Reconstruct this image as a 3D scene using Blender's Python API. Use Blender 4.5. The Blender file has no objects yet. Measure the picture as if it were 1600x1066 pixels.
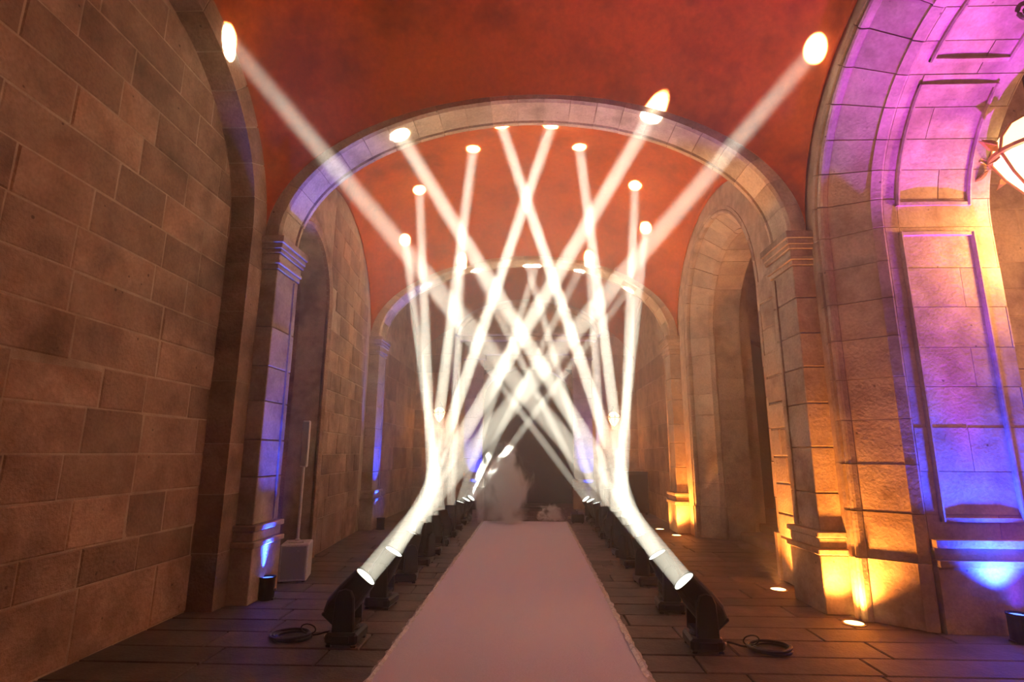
import bpy, math, random
import numpy as np
from mathutils import Vector, Matrix
R = math.radians
PI = math.pi
random.seed(7)
sc = bpy.context.scene
C = sc.collection

# ------------------------------------------------------------------ camera, world, exposure
cd = bpy.data.cameras.new('camera'); cam = bpy.data.objects.new('camera', cd); C.objects.link(cam); sc.camera = cam
cd.sensor_width = 36.0; cd.lens = 850 / 1600 * 36.0; cd.clip_start = 0.05
yaw, pitch, roll = R(2.045), R(11.70), R(0.3)
cam.matrix_world = (Matrix.Translation((0, 0, 1.5)) @ Matrix.Rotation(yaw, 4, 'Z')
                    @ Matrix.Rotation(PI / 2 + pitch, 4, 'X') @ Matrix.Rotation(roll, 4, 'Z'))
w = bpy.data.worlds.new('world'); sc.world = w; w.use_nodes = True
wn = w.node_tree
wn.nodes['Background'].inputs[0].default_value = (0, 0, 0, 1)
wv = wn.nodes.new('ShaderNodeVolumeScatter')                      # thin stage haze fills the whole passage
wv.inputs['Color'].default_value = (1, 0.96, 0.93, 1)
wv.inputs['Anisotropy'].default_value = 0.6
HAZE_NEAR, HAZE_MID = 0.012, 0.080                                   # clear air near the camera, thick haze around the middle bay
_g = wn.nodes.new('ShaderNodeNewGeometry'); _m = wn.nodes.new('ShaderNodeMapping'); _m.vector_type = 'POINT'
_m.inputs['Location'].default_value = (0.0, -9.2 / 6.0, -4.8 / 4.6); _m.inputs['Scale'].default_value = (1 / 4.6, 1 / 6.0, 1 / 4.6)
_t = wn.nodes.new('ShaderNodeTexGradient'); _t.gradient_type = 'SPHERICAL'
_r = wn.nodes.new('ShaderNodeMath'); _r.operation = 'MULTIPLY_ADD'; _r.inputs[1].default_value = HAZE_MID; _r.inputs[2].default_value = HAZE_NEAR
wn.links.new(_g.outputs['Position'], _m.inputs[0]); wn.links.new(_m.outputs[0], _t.inputs[0]); wn.links.new(_t.outputs['Fac'], _r.inputs[0]); wn.links.new(_r.outputs[0], wv.inputs['Density'])
sc.cycles.volume_step_rate = 5.0
wn.links.new(wv.outputs[0], wn.nodes['World Output'].inputs['Volume'])
sc.view_settings.view_transform = 'Standard'; sc.view_settings.look = 'None'
sc.view_settings.gamma = 1.0; sc.view_settings.use_curve_mapping = False
sc.view_settings.exposure = 0.28
sc.cycles.use_denoising = True
sc.cycles.volume_bounces = 2
sc.cycles.max_bounces = 5
sc.cycles.sample_clamp_indirect = 20.0

BEAM_E = 128.0          # W per moving head
BEAM_COL = (1.0, 0.96, 0.77)

# ------------------------------------------------------------------ material helpers
def newmat(name):
    m = bpy.data.materials.new(name); m.use_nodes = True
    return m, m.node_tree, m.node_tree.nodes['Principled BSDF']
def N(nt, t, **kw):
    n = nt.nodes.new(t)
    for k, v in kw.items():
        if k in n.inputs: n.inputs[k].default_value = v
        else: setattr(n, k, v)
    return n
def ramp(nt, fac, stops):
    r = nt.nodes.new('ShaderNodeValToRGB')
    el = r.color_ramp.elements
    while len(el) < len(stops): el.new(0.5)
    for e, (p, c) in zip(el, stops): e.position = p; e.color = (*c, 1)
    nt.links.new(fac, r.inputs[0]); return r
def mixc(nt, mode, fac, a, b):
    m = nt.nodes.new('ShaderNodeMix'); m.data_type = 'RGBA'; m.blend_type = mode
    if isinstance(fac, (int, float)): m.inputs[0].default_value = fac
    else: nt.links.new(fac, m.inputs[0])
    for i, v in ((6, a), (7, b)):
        if isinstance(v, tuple): m.inputs[i].default_value = (*v, 1)
        else: nt.links.new(v, m.inputs[i])
    return m.outputs[2]
def stone(name, lo, mid, hi, scale=2.2, bump=0.9, rough=0.85, rnd=(0.68, 1.2), pits=True):
    m, nt, b = newmat(name)
    tc = N(nt, 'ShaderNodeTexCoord'); oi = N(nt, 'ShaderNodeObjectInfo')
    off = N(nt, 'ShaderNodeVectorMath', operation='SCALE'); nt.links.new(tc.outputs['Object'], off.inputs[0]); off.inputs['Scale'].default_value = 1
    add = N(nt, 'ShaderNodeVectorMath', operation='ADD'); nt.links.new(off.outputs[0], add.inputs[0])
    rv = N(nt, 'ShaderNodeMath', operation='MULTIPLY'); nt.links.new(oi.outputs['Random'], rv.inputs[0]); rv.inputs[1].default_value = 37.0
    nt.links.new(rv.outputs[0], add.inputs[1])
    n1 = N(nt, 'ShaderNodeTexNoise', Scale=scale, Detail=4, Roughness=0.62); nt.links.new(add.outputs[0], n1.inputs['Vector'])
    n2 = N(nt, 'ShaderNodeTexNoise', Scale=scale * 16, Detail=3, Roughness=0.7); nt.links.new(add.outputs[0], n2.inputs['Vector'])
    c1 = ramp(nt, n1.outputs['Fac'], [(0.3, lo), (0.5, mid), (0.72, hi)]).outputs[0]
    c2 = mixc(nt, 'OVERLAY', 0.35, c1, n2.outputs['Fac'])
    mr = N(nt, 'ShaderNodeMapRange'); nt.links.new(oi.outputs['Random'], mr.inputs[0]); mr.inputs[3].default_value = rnd[0]; mr.inputs[4].default_value = rnd[1]
    c3 = mixc(nt, 'MULTIPLY', 1.0, c2, mr.outputs[0])
    n4 = N(nt, 'ShaderNodeTexNoise', Scale=1.3, Detail=3, Roughness=0.7); nt.links.new(tc.outputs['Object'], n4.inputs['Vector'])      # large stains across several stones
    c3 = mixc(nt, 'MULTIPLY', 1.0, c3, ramp(nt, n4.outputs['Fac'], [(0.32, (0.55, 0.5, 0.46)), (0.52, (1, 1, 1)), (0.75, (1.0, 0.93, 0.84))]).outputs[0])
    if pits:
        vo = N(nt, 'ShaderNodeTexVoronoi', Scale=scale * 2.3); nt.links.new(add.outputs[0], vo.inputs['Vector'])
        n3 = N(nt, 'ShaderNodeTexNoise', Scale=scale * 9, Detail=3); nt.links.new(add.outputs[0], n3.inputs['Vector'])
        sm = N(nt, 'ShaderNodeMath', operation='MULTIPLY_ADD'); nt.links.new(n3.outputs['Fac'], sm.inputs[0]); sm.inputs[1].default_value = 0.16; nt.links.new(vo.outputs['Distance'], sm.inputs[2])
        pr = ramp(nt, sm.outputs[0], [(0.115, (0.35, 0.3, 0.27)), (0.145, (1, 1, 1))])
        c3 = mixc(nt, 'MULTIPLY', 1.0, c3, pr.outputs[0])
    nt.links.new(c3, b.inputs['Base Color']); b.inputs['Roughness'].default_value = rough
    b.inputs['Specular IOR Level'].default_value = 0.3
    hs = N(nt, 'ShaderNodeMath', operation='MULTIPLY_ADD'); nt.links.new(n2.outputs['Fac'], hs.inputs[0]); hs.inputs[1].default_value = 0.3; nt.links.new(n1.outputs['Fac'], hs.inputs[2])
    bp = N(nt, 'ShaderNodeBump', Strength=bump, Distance=0.04); nt.links.new(hs.outputs[0], bp.inputs['Height']); nt.links.new(bp.outputs[0], b.inputs['Normal'])
    return m
def plain(name, col, rough=0.5, metal=0.0, spec=0.5, emit=None, es=0.0, bump=0.0, bscale=60):
    m, nt, b = newmat(name)
    tc = N(nt, 'ShaderNodeTexCoord'); n = N(nt, 'ShaderNodeTexNoise', Scale=bscale, Detail=4); nt.links.new(tc.outputs['Object'], n.inputs['Vector'])
    r = ramp(nt, n.outputs['Fac'], [(0.3, tuple(c * 0.85 for c in col)), (0.7, tuple(min(1, c * 1.12) for c in col))])
    nt.links.new(r.outputs[0], b.inputs['Base Color'])
    b.inputs['Roughness'].default_value = rough; b.inputs['Metallic'].default_value = metal; b.inputs['Specular IOR Level'].default_value = spec
    if emit: m.cycles.emission_sampling = 'NONE'; b.inputs['Emission Color'].default_value = (*emit, 1); b.inputs['Emission Strength'].default_value = es
    if bump:
        bp = N(nt, 'ShaderNodeBump', Strength=bump, Distance=0.02); nt.links.new(n.outputs['Fac'], bp.inputs['Height']); nt.links.new(bp.outputs[0], b.inputs['Normal'])
    return m

M_STONE = stone('sandstone', (0.24, 0.142, 0.088), (0.36, 0.225, 0.145), (0.46, 0.31, 0.205))
M_STONE_L = stone('pale_voussoir_stone', (0.38, 0.29, 0.19), (0.52, 0.41, 0.28), (0.6, 0.49, 0.35), bump=0.35, rnd=(0.8, 1.12))
M_STONE_R = stone('sandstone_jamb', (0.30, 0.22, 0.16), (0.42, 0.33, 0.24), (0.5, 0.4, 0.3), bump=0.35, rnd=(0.86, 1.1))
M_MORTAR = stone('lime_mortar', (0.36, 0.27, 0.18), (0.46, 0.35, 0.24), (0.55, 0.43, 0.31), scale=6, bump=0.3, rnd=(1, 1), pits=False)
M_SLAB = stone('paving_stone', (0.065, 0.048, 0.036), (0.10, 0.074, 0.057), (0.14, 0.105, 0.08), scale=3, bump=0.45, rough=0.6, rnd=(0.75, 1.2), pits=False)
M_DIRT = stone('paving_bed', (0.03, 0.024, 0.02), (0.045, 0.035, 0.03), (0.06, 0.05, 0.04), scale=5, rnd=(1, 1), pits=False)
M_VAULT = stone('red_plaster', (0.33, 0.058, 0.006), (0.39, 0.070, 0.008), (0.44, 0.084, 0.010), scale=1.1, bump=0.08, rough=0.8, rnd=(1, 1), pits=False)
M_CARPET = plain('white_carpet', (0.72, 0.66, 0.79), 0.85, spec=0.15, bump=0.12, bscale=180)
M_TAPE = plain('carpet_edge_film', (0.75, 0.68, 0.66), 0.18, spec=0.8, bump=0.7, bscale=35)
M_BLACK = plain('black_plastic', (0.006, 0.0055, 0.0055), 0.5, spec=0.2)
M_BLACK2 = plain('black_gloss', (0.008, 0.0075, 0.0075), 0.3, spec=0.35)
M_CHROME = plain('connector_metal', (0.55, 0.5, 0.45), 0.3, 1.0)
M_LENS = plain('lit_lens', (0.9, 0.9, 0.85), 0.2, emit=(0.95, 1.0, 0.82), es=2.2)
M_WHITE = plain('white_enamel', (0.62, 0.58, 0.55), 0.4)
M_GRILLE = plain('pale_grille', (0.38, 0.35, 0.33), 0.6, bump=0.8, bscale=400)
M_BLUE = plain('blue_led', (0.1, 0.15, 0.8), 0.3, emit=(0.06, 0.14, 1.0), es=4.0)
M_WARM = plain('warm_lamp_glass', (1, 0.8, 0.5), 0.3, emit=(1.0, 0.62, 0.22), es=7.0)
M_STEEL = plain('brushed_steel', (0.4, 0.36, 0.3), 0.35, 0.9)
M_BRONZE = plain('gilded_bronze', (0.42, 0.22, 0.07), 0.4, 0.85)
M_IRON = plain('dark_iron', (0.06, 0.035, 0.025), 0.5, 0.6)
M_LGLASS = plain('lantern_glass', (1, 0.85, 0.55), 0.3, emit=(1.0, 0.63, 0.26), es=2.6)
M_DOOR = plain('dark_oak', (0.07, 0.035, 0.02), 0.5, bump=0.3, bscale=14)
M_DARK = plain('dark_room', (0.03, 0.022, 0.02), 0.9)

# ------------------------------------------------------------------ mesh helpers
WARP = [True]            # the passage widens a little to the left beyond the first arch
def warp(p):
    if not WARP[0] or p[0] >= 0 or p[1] < 6.33: return tuple(p)
    return (p[0] * (1 + 0.115 * min(1.0, (p[1] - 6.33) / 4.87)), p[1], p[2])
def mesh_obj(name, verts, faces, mat, parent=None, smooth=False):
    verts = [warp(v) for v in verts]
    me = bpy.data.meshes.new(name); me.from_pydata([tuple(v) for v in verts], [], faces); me.update()
    import bmesh
    bm = bmesh.new(); bm.from_mesh(me); bmesh.ops.recalc_face_normals(bm, faces=bm.faces); bm.to_mesh(me); bm.free()
    if smooth:
        for p in me.polygons: p.use_smooth = True
    me.materials.append(mat)
    o = bpy.data.objects.new(name, me); C.objects.link(o)
    if parent: o.parent = parent
    return o
class MB:
    def __init__(s): s.v = []; s.f = []
    def add(s, v, f):
        k = len(s.v); s.v += [tuple(p) for p in v]; s.f += [tuple(i + k for i in q) for q in f]; return s
    def box(s, x0, x1, y0, y1, z0, z1, mat=None):
        v = [(x, y, z) for x in (x0, x1) for y in (y0, y1) for z in (z0, z1)]
        if mat is not None: v = [mat @ Vector(p) for p in v]
        return s.add(v, [(0, 1, 3, 2), (4, 6, 7, 5), (0, 4, 5, 1), (2, 3, 7, 6), (0, 2, 6, 4), (1, 5, 7, 3)])
    def cbox(s, x0, x1, y0, y1, z0, z1, c=0.01, mat=None):
        """box with chamfered edges"""
        v = []; cx, cy, cz = (x0 + x1) / 2, (y0 + y1) / 2, (z0 + z1) / 2
        hx, hy, hz = (x1 - x0) / 2, (y1 - y0) / 2, (z1 - z0) / 2
        idx = {}
        for a in (-1, 1):
            for b in (-1, 1):
                for d in (-1, 1):
                    for k in range(3):
                        p = [a * (hx - c), b * (hy - c), d * (hz - c)]
                        p[k] = (a * hx, b * hy, d * hz)[k]
                        idx[(a, b, d, k)] = len(v); q = Vector((cx + p[0], cy + p[1], cz + p[2])); v.append(mat @ q if mat is not None else q)
        f = []
        for k in range(3):
            for sg in (-1, 1):
                q = []
                for (a, b) in ((-1, -1), (1, -1), (1, 1), (-1, 1)):
                    t = [a, b]; t.insert(k, sg); q.append(idx[(*t, k)])
                f.append(q)
        for k in range(3):
            i, j = [x for x in range(3) if x != k]
            for a in (-1, 1):
                for b in (-1, 1):
                    lo = [0, 0, 0]; lo[i] = a; lo[j] = b
                    l1 = lo[:]; l1[k] = -1; l2 = lo[:]; l2[k] = 1
                    f.append((idx[(*l1, i)], idx[(*l2, i)], idx[(*l2, j)], idx[(*l1, j)]))
        for a in (-1, 1):
            for b in (-1, 1):
                for d in (-1, 1):
                    f.append((idx[(a, b, d, 0)], idx[(a, b, d, 1)], idx[(a, b, d, 2)]))
        return s.add(v, f)
    def lathe(s, prof, n=24, mat=None, sq=None):
        """prof [(r,z)], closed at both ends; sq = superellipse power for squarish sections"""
        v = []; f = []
        for (r, z) in prof:
            for i in range(n):
                a = 2 * PI * i / n; c, q = math.cos(a), math.sin(a)
                k = 1.0
                if sq: k = 1 / (abs(c) ** sq + abs(q) ** sq) ** (1 / sq)
                v.append(Vector((r * k * c, r * k * q, z)))
        m = len(prof)
        for j in range(m - 1):
            for i in range(n):
                f.append((j * n + i, j * n + (i + 1) % n, (j + 1) * n + (i + 1) % n, (j + 1) * n + i))
        f.append(tuple(range(n))[::-1]); f.append(tuple((m - 1) * n + i for i in range(n)))
        if mat is not None: v = [mat @ p for p in v]
        return s.add(v, f)
    def tube(s, pts, r, n=8, closed=False):
        pts = [Vector(p) for p in pts]; m = len(pts); v = []; f = []
        up = Vector((0, 0, 1))
        for i, p in enumerate(pts):
            a = pts[(i - 1) % m] if (closed or i > 0) else p; b = pts[(i + 1) % m] if (closed or i < m - 1) else p
            t = (b - a).normalized(); u = t.cross(up)
            if u.length < 1e-3: u = t.cross(Vector((1, 0, 0)))
            u.normalize(); w_ = t.cross(u)
            rr = r[i] if isinstance(r, (list, tuple)) else r
            for k in range(n):
                g = 2 * PI * k / n; v.append(p + u * (rr * math.cos(g)) + w_ * (rr * math.sin(g)))
        for i in range(m if closed else m - 1):
            j = (i + 1) % m
            for k in range(n): f.append((i * n + k, i * n + (k + 1) % n, j * n + (k + 1) % n, j * n + k))
        if not closed: f.append(tuple(range(n))); f.append(tuple((m - 1) * n + k for k in range(n)))
        return s.add(v, f)
    def prism(s, poly, frames):
        """sweep closed 2-D polygon through mapping functions frames: list of fn(p,q)->xyz"""
        n = len(poly); v = []; f = []
        for fr in frames: v += [fr(p, q) for p, q in poly]
        for j in range(len(frames) - 1):
            for i in range(n): f.append((j * n + i, j * n + (i + 1) % n, (j + 1) * n + (i + 1) % n, (j + 1) * n + i))
        f.append(tuple(range(n))[::-1]); f.append(tuple((len(frames) - 1) * n + i for i in range(n)))
        return s.add(v, f)
    def build(s, name, mat, parent=None, smooth=False): return mesh_obj(name, s.v, s.f, mat, parent, smooth)
def tag(o, label=None, cat=None, group=None, kind=None):
    if label: o['label'] = label
    if cat: o['category'] = cat
    if group: o['group'] = group
    if kind: o['kind'] = kind
    return o
def empty(name, loc, rz=0):
    o = bpy.data.objects.new(name, None); C.objects.link(o); o.location = loc; o.rotation_euler = (0, 0, rz); o.empty_display_size = 0.1
    return o
def lamp(name, kind, loc, target, energy, color, parent=None, **kw):
    l = bpy.data.lights.new(name, kind); l.energy = energy; l.color = color
    for k, v in kw.items(): setattr(l, k, v)
    o = bpy.data.objects.new(name, l); C.objects.link(o); o.location = loc
    if target is not None: o.rotation_euler = (Vector(target) - Vector(loc)).to_track_quat('-Z', 'Y').to_euler()
    if parent: o.parent = parent; o.matrix_parent_inverse = Matrix.LocRotScale(parent.location, parent.rotation_euler, None).inverted()
    return o

# ------------------------------------------------------------------ plan of the passage
A = 2.87                    # half width between responds
ZS = 3.92                   # springing of the transverse arches
RISE = 1.70
YA0, YA1 = 5.78, 6.33       # first transverse arch
YB0, YB1 = 11.20, 11.75     # second transverse arch
YE = 16.00                  # end wall
BAY1 = (1.58, YA0); BAY2 = (YA1, YB0); BAY3 = (YB1, YE)
AV = 3.06                   # half width of the vault springing
XL = -3.32                  # left wall face

def vault_z(bay, x, y, bulge=0.75):
    y0, y1 = bay; yc = (y0 + y1) / 2; L = (y1 - y0) / 2
    u = min(1, max(-1, x / AV)); v = min(1, max(-1, (y - yc) / L))
    zt = 1.79 * math.sqrt(max(0, 1 - u * u)); c = 0.86 + 0.14 * u ** 4; k0 = math.sqrt(1 - c * c) if c < 1 else 0.0
    zl = 1.88 * (math.sqrt(max(0, 1 - c * c * v * v)) - k0) / (1 - k0)
    return ZS + zt + zl - bulge * (1 - u * u) * (1 - v * v)

def make_vault(name, bay, label):
    y0, y1 = bay; n = 56; mb = MB(); v = []; f = []
    th = [PI * i / n for i in range(n + 1)]
    for j in range(n + 1):
        for i in range(n + 1):
            x = -AV * math.cos(th[i]); y = (y0 + y1) / 2 - (y1 - y0) / 2 * math.cos(th[j])
            v.append((x, y, vault_z(bay, x, y)))
    for j in range(n):
        for i in range(n): f.append((j * (n + 1) + i, j * (n + 1) + i + 1, (j + 1) * (n + 1) + i + 1, (j + 1) * (n + 1) + i))
    k = len(v); v2 = [(x, y, z + 0.15) for x, y, z in v]; f2 = [tuple(q + k for q in g) for g in f]
    rim = [i for i in range(n + 1)] + [(j + 1) * (n + 1) - 1 for j in range(1, n + 1)] + [n * (n + 1) + i for i in range(n - 1, -1, -1)] + [j * (n + 1) for j in range(n - 1, 0, -1)]
    fr = [(rim[i], rim[(i + 1) % len(rim)], rim[(i + 1) % len(rim)] + k, rim[i] + k) for i in range(len(rim))]
    mb.add(v + v2, f + f2 + fr)
    o = mb.build(name, M_VAULT, smooth=True)
    return tag(o, label, 'ceiling', kind='structure')
make_vault('ceiling', BAY1, 'red painted plaster vault of the nearest bay, above the front stone arch')
make_vault('ceiling.001', BAY2, 'red painted plaster vault of the middle bay, seen under the front stone arch')
make_vault('ceiling.002', BAY3, 'red plaster vault of the far bay before the end wall')

# ------------------------------------------------------------------ floor with paving slabs
flo = MB().box(-4.4, 8.2, -1.5, 17.5, -0.25, -0.022).build('floor', M_DIRT)
tag(flo, 'dark stone paved floor of long narrow slabs', 'floor', kind='structure')
def slab(x0, x1, y0, y1, parent):
    g = 0.006; t = random.uniform(-0.004, 0.0); j = lambda: random.uniform(-0.003, 0.003); c = 0.008
    xs = (x0 + g, x1 - g); ys = (y0 + g, y1 - g)
    o = [(xs[0] + j(), ys[0] + j()), (xs[1] + j(), ys[0] + j()), (xs[1] + j(), ys[1] + j()), (xs[0] + j(), ys[1] + j())]
    i_ = [(xs[0] + c, ys[0] + c), (xs[1] - c, ys[0] + c), (xs[1] - c, ys[1] - c), (xs[0] + c, ys[1] - c)]
    v = [(x, y, -0.06) for x, y in o] + [(x, y, t - 0.008) for x, y in o] + [(x, y, t) for x, y in i_]
    f = [(3, 2, 1, 0), (8, 9, 10, 11)] + [(a, (a + 1) % 4, (a + 1) % 4 + 4, a + 4) for a in range(4)] + [(a + 4, (a + 1) % 4 + 4, (a + 1) % 4 + 8, a + 8) for a in range(4)]
    return mesh_obj('paving_slab', v, f, M_SLAB, parent)
rest = MB(); y = 2.6; row = 0
while y < 17.4:
    h = random.choice((0.30, 0.34, 0.38)); segs = []
    x = -4.2 + random.uniform(-0.9, 0)
    xe = 8.0
    while x < xe:
        l = random.uniform(0.8, 1.5); segs.append((x, min(x + l, xe))); x += l
    for (a, b) in segs:
        if b < -3.7 or (a > -0.95 and b < 0.65): continue
        near = y < 9.8 and not (b < -3.3) and a < (3.4 if y > 5.0 else 5.4)
        if near: slab(a, b, y, y + h, flo)
        else:
            rest.add([(p, q, r_) for p in (a + 0.006, b - 0.006) for q in (y + 0.006, y + h - 0.006) for r_ in (-0.06, -0.002)],
                     [(0, 1, 3, 2), (4, 6, 7, 5), (0, 4, 5, 1), (2, 3, 7, 6), (0, 2, 6, 4), (1, 5, 7, 3)])
    y += h; row += 1
tag(rest.build('distant_paving', M_SLAB, flo), kind='stuff')

# ------------------------------------------------------------------ ashlar walls
def ashlar(parent, fn, s0, s1, courses, lmin, lmax, keep=None, mat=M_STONE, proud=0.012, depth=0.10):
    """fn(s, z, d): point on the wall, s along, z up, d proud of the face"""
    n = 0
    for ci in range(len(courses) - 1):
        z0, z1 = courses[ci], courses[ci + 1]; s = s0; first = True
        while s < s1 - 0.02:
            l = random.uniform(lmin, lmax)
            if first: l *= random.uniform(0.4, 1.0); first = False
            e = s + l
            if s1 - e < lmin * 0.45: e = s1
            a, b = s + 0.005, e - 0.005; c, d = z0 + 0.005, z1 - 0.005
            if keep is None or keep(s, e, z0, z1):
                p = proud * random.uniform(0.4, 1.2); ch = 0.012; j = lambda k=0.006: random.uniform(-k, k)
                q = [(a + j(.003), c + j(.004)), (b + j(.003), c + j(.004)), (b + j(.003), d + j(.004)), (a + j(.003), d + j(.004))]
                i_ = [(q[0][0] + ch, q[0][1] + ch), (q[1][0] - ch, q[1][1] + ch), (q[2][0] - ch, q[2][1] - ch), (q[3][0] + ch, q[3][1] - ch)]
                v = [fn(x, z, -depth) for x, z in q] + [fn(x, z, 0.001) for x, z in q] + [fn(x, z, p + j(.004)) for x, z in i_]
                f = [(3, 2, 1, 0), (8, 9, 10, 11)] + [(k, (k + 1) % 4, (k + 1) % 4 + 4, k + 4) for k in range(4)] + [(k + 4, (k + 1) % 4 + 4, (k + 1) % 4 + 8, k + 8) for k in range(4)]
                mesh_obj('stone_block', v, f, mat, parent); n += 1
            s = e
    return n
COURSES = [0, 0.52, 0.80, 1.16, 1.48, 1.82, 2.14, 2.48, 2.79, 3.12, 3.46, 3.80, 4.14, 4.48, 4.82, 5.16, 5.50, 5.86]

# left wall, near bay
YC1 = (BAY1[0] + BAY1[1]) / 2; L1 = (BAY1[1] - BAY1[0]) / 2
wl = MB().box(XL - 0.4, XL + 0.002, -1.4, YA0 + 0.1, -0.05, 6.3).build('wall_left', M_MORTAR)
tag(wl, 'tall sandstone ashlar wall on the left of the passage', 'wall', kind='structure')
def keep_l(s, e, z0, z1):
    if z0 < ZS: return True
    best = min(abs(s - YC1), abs(e - YC1)) if not (s < YC1 < e) else 0
    return (best / 1.95) ** 2 + ((z0 - ZS) / 1.95) ** 2 < 1.02
ashlar(wl, lambda s, z, d: (XL + d, s, z), 0.4, YA0 - 0.02, COURSES, 0.42, 1.0, keep_l, proud=0.010)

# wall rib (formeret) along the left wall of the near bay
def ring_frames(yc, zc, u0, u1, kx, kz, n, sy=1):
    """frames along an arch in the YZ plane; q = distance from centre (horizontal), vertical scaled by kz"""
    out = []
    for i in range(n + 1):
        t = u0 + (u1 - u0) * i / n
        out.append(lambda p, q, t=t: (p, yc + q * math.cos(t) * kx, zc + q * math.sin(t) * kz))
    return out
def jamb_frames(yc, z0, z1, sgn):
    return [lambda p, q, z=z: (p, yc + sgn * q, z) for z in (z0, z1)]
def wall_rib(name, x_in, x_out, yc, r_in, r_out, zc, kz, label, mat=M_STONE, nv=15):
    poly = [(x_out, r_in), (x_in, r_in), (x_in, r_out), (x_out, r_out)]
    root = MB()
    d = 0.008 * (1 if x_in > x_out else -1)
    cp = [(x_out, r_in + 0.008), (x_in - d, r_in + 0.008), (x_in - d, r_out), (x_out, r_out)]
    root.prism(cp, ring_frames(yc, zc, 0, PI, 1, kz, 40))
    for sg in (-1, 1): root.prism(cp, jamb_frames(yc, -0.02, zc, sg))
    ro = tag(root.build(name, M_MORTAR), label, 'arch', kind='structure')
    for i in range(nv):
        g = 0.004
        MB().prism(poly, ring_frames(yc, zc, PI * i / nv + g, PI * (i + 1) / nv - g, 1, kz, 4)).build('voussoir', mat, ro)
    for sg in (-1, 1):
        z = 0.0
        while z < zc - 0.05:
            h = random.uniform(0.45, 0.75); z1 = zc if zc - z - h < 0.3 else z + h
            MB().prism(poly, jamb_frames(yc, z + 0.004, z1 - 0.004, sg)).build('stone_block', mat, ro); z = z1
    return ro
wall_rib('trim_1', -3.05, -3.45, YC1, 1.82, 2.10, ZS, 0.93, 'stone wall rib curving up beside the left ashlar wall')

# ------------------------------------------------------------------ transverse arches with their responds
def arch(name, y0, y1, label):
    W = y1 - y0
    # profile in (y, q): q = offset outward from the soffit
    prof = [(y0, 0.19), (y0, 0.03), (y0 + 0.03, 0.0), (y0 + W * 0.70, 0.0), (y0 + W * 0.71, 0.02), (y0 + W * 0.75, 0.02), (y0 + W * 0.76, -0.012),
            (y0 + W * 0.80, -0.012), (y0 + W * 0.81, 0.02), (y1 - 0.03, 0.02), (y1, 0.045), (y1, 0.19)]
    core = [(y0 + 0.008, 0.185), (y0 + 0.008, 0.03), (y0 + W * 0.7, 0.014), (y0 + W * 0.82, 0.03), (y1 - 0.01, 0.05), (y1 - 0.01, 0.185)]
    fr = lambda t: (lambda p, q: ((A + q) * math.cos(t), p, ZS + (RISE + q * 0.93) * math.sin(t)))
    ro = MB().prism(core, [fr(PI * i / 60) for i in range(61)]).build(name, M_MORTAR)
    tag(ro, label, 'arch', kind='structure')
    # equal arc-length joints
    ts = np.linspace(0, PI, 400); xs = A * np.cos(ts); zs = RISE * np.sin(ts)
    al = np.concatenate([[0], np.cumsum(np.hypot(np.diff(xs), np.diff(zs)))]); nv = 23
    cut = np.interp(np.linspace(0, al[-1], nv + 1), al, ts)
    for i in range(nv):
        g = 0.0035 / 2.3; o_ = random.uniform(-0.004, 0.004)
        MB().prism([(p, q + o_) for p, q in prof], [fr(cut[i] + g + (cut[i + 1] - cut[i] - 2 * g) * k / 4) for k in range(5)]).build('voussoir', M_STONE_L, ro)
    return ro
def respond(name, sg, y0, y1, label, xo=3.14):
    """pier under one end of a transverse arch. sg -1 left, +1 right. solid X from A to xo(+) and Y y0..y1"""
    ro = empty(name, (sg * A, (y0 + y1) / 2, 0)); tag(ro, label, 'pilaster', kind='structure')
    loc = Vector(ro.location)
    def blk(nm, dx, dyf, z0, z1, mat=M_STONE_R, pan=False, dback=None, ch=0.008):
        # dx: how far proud of soffit face, dyf: proud of front/back
        a, b = A - dx, 3.9; y_0, y_1 = y0 - dyf, y1 + (dyf if dback is None else dback)
        x0, x1 = (a, b) if sg > 0 else (-b, -a)
        m = MB().cbox(x0 - loc.x, x1 - loc.x, y_0 - loc.y, y_1 - loc.y, z0, z1, ch)
        return m.build(nm, mat, ro)
    blk('plinth', 0.045, 0.045, 0.0, 0.54)
    blk('base_moulding', 0.07, 0.07, 0.545, 0.60)
    blk('base_block', 0.035, 0.035, 0.604, 0.70)
    blk('base_moulding', 0.06, 0.06, 0.704, 0.76)
    z = 0.764
    while z < 3.5:
        h = random.uniform(0.36, 0.50); z1 = 3.54 if 3.54 - z - h < 0.25 else z + h
        blk('stone_block', random.uniform(0, 0.006), random.uniform(-0.003, 0.004), z, z1 - 0.007); z = z1
        if z >= 3.53: break
    # raised border strip on the soffit face (far edge) like the arch's bead
    xa, xb = (A - 0.02, A + 0.05) if sg > 0 else (-A - 0.05, -A + 0.02)
    MB().box(xa - loc.x, xb - loc.x, y1 - 0.13 - loc.y, y1 - 0.10 - loc.y, 0.78, 3.5).build('edge_moulding', M_STONE_R, ro)
    for (dx, z0, z1) in ((0.012, 3.54, 3.60), (0.03, 3.60, 3.645), (0.018, 3.645, 3.72), (0.042, 3.72, 3.77), (0.055, 3.77, 3.835), (0.072, 3.835, ZS)):
        blk('capital_moulding', dx, dx, z0, z1 - 0.002, ch=0.006)
    if sg < 0 and y0 > 7: ro.location.x -= 0.33
    return ro
arch('trim_2', YA0, YA1, 'wide stone arch spanning the passage nearest the camera')
arch('trim_3', YB0, YB1, 'second stone arch across the passage, seen through the nearest arch')
respond('trim_4', -1, YA0, YA1, 'left pilaster of the nearest arch, washed with blue light')
respond('trim_5', 1, YA0, YA1, 'right pilaster of the nearest arch, lit orange from the floor')
respond('trim_6', -1, YB0, YB1, 'left pilaster of the second arch with thin blue light')
respond('trim_7', 1, YB0, YB1, 'right pilaster of the second arch, lit orange at its foot')

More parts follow.
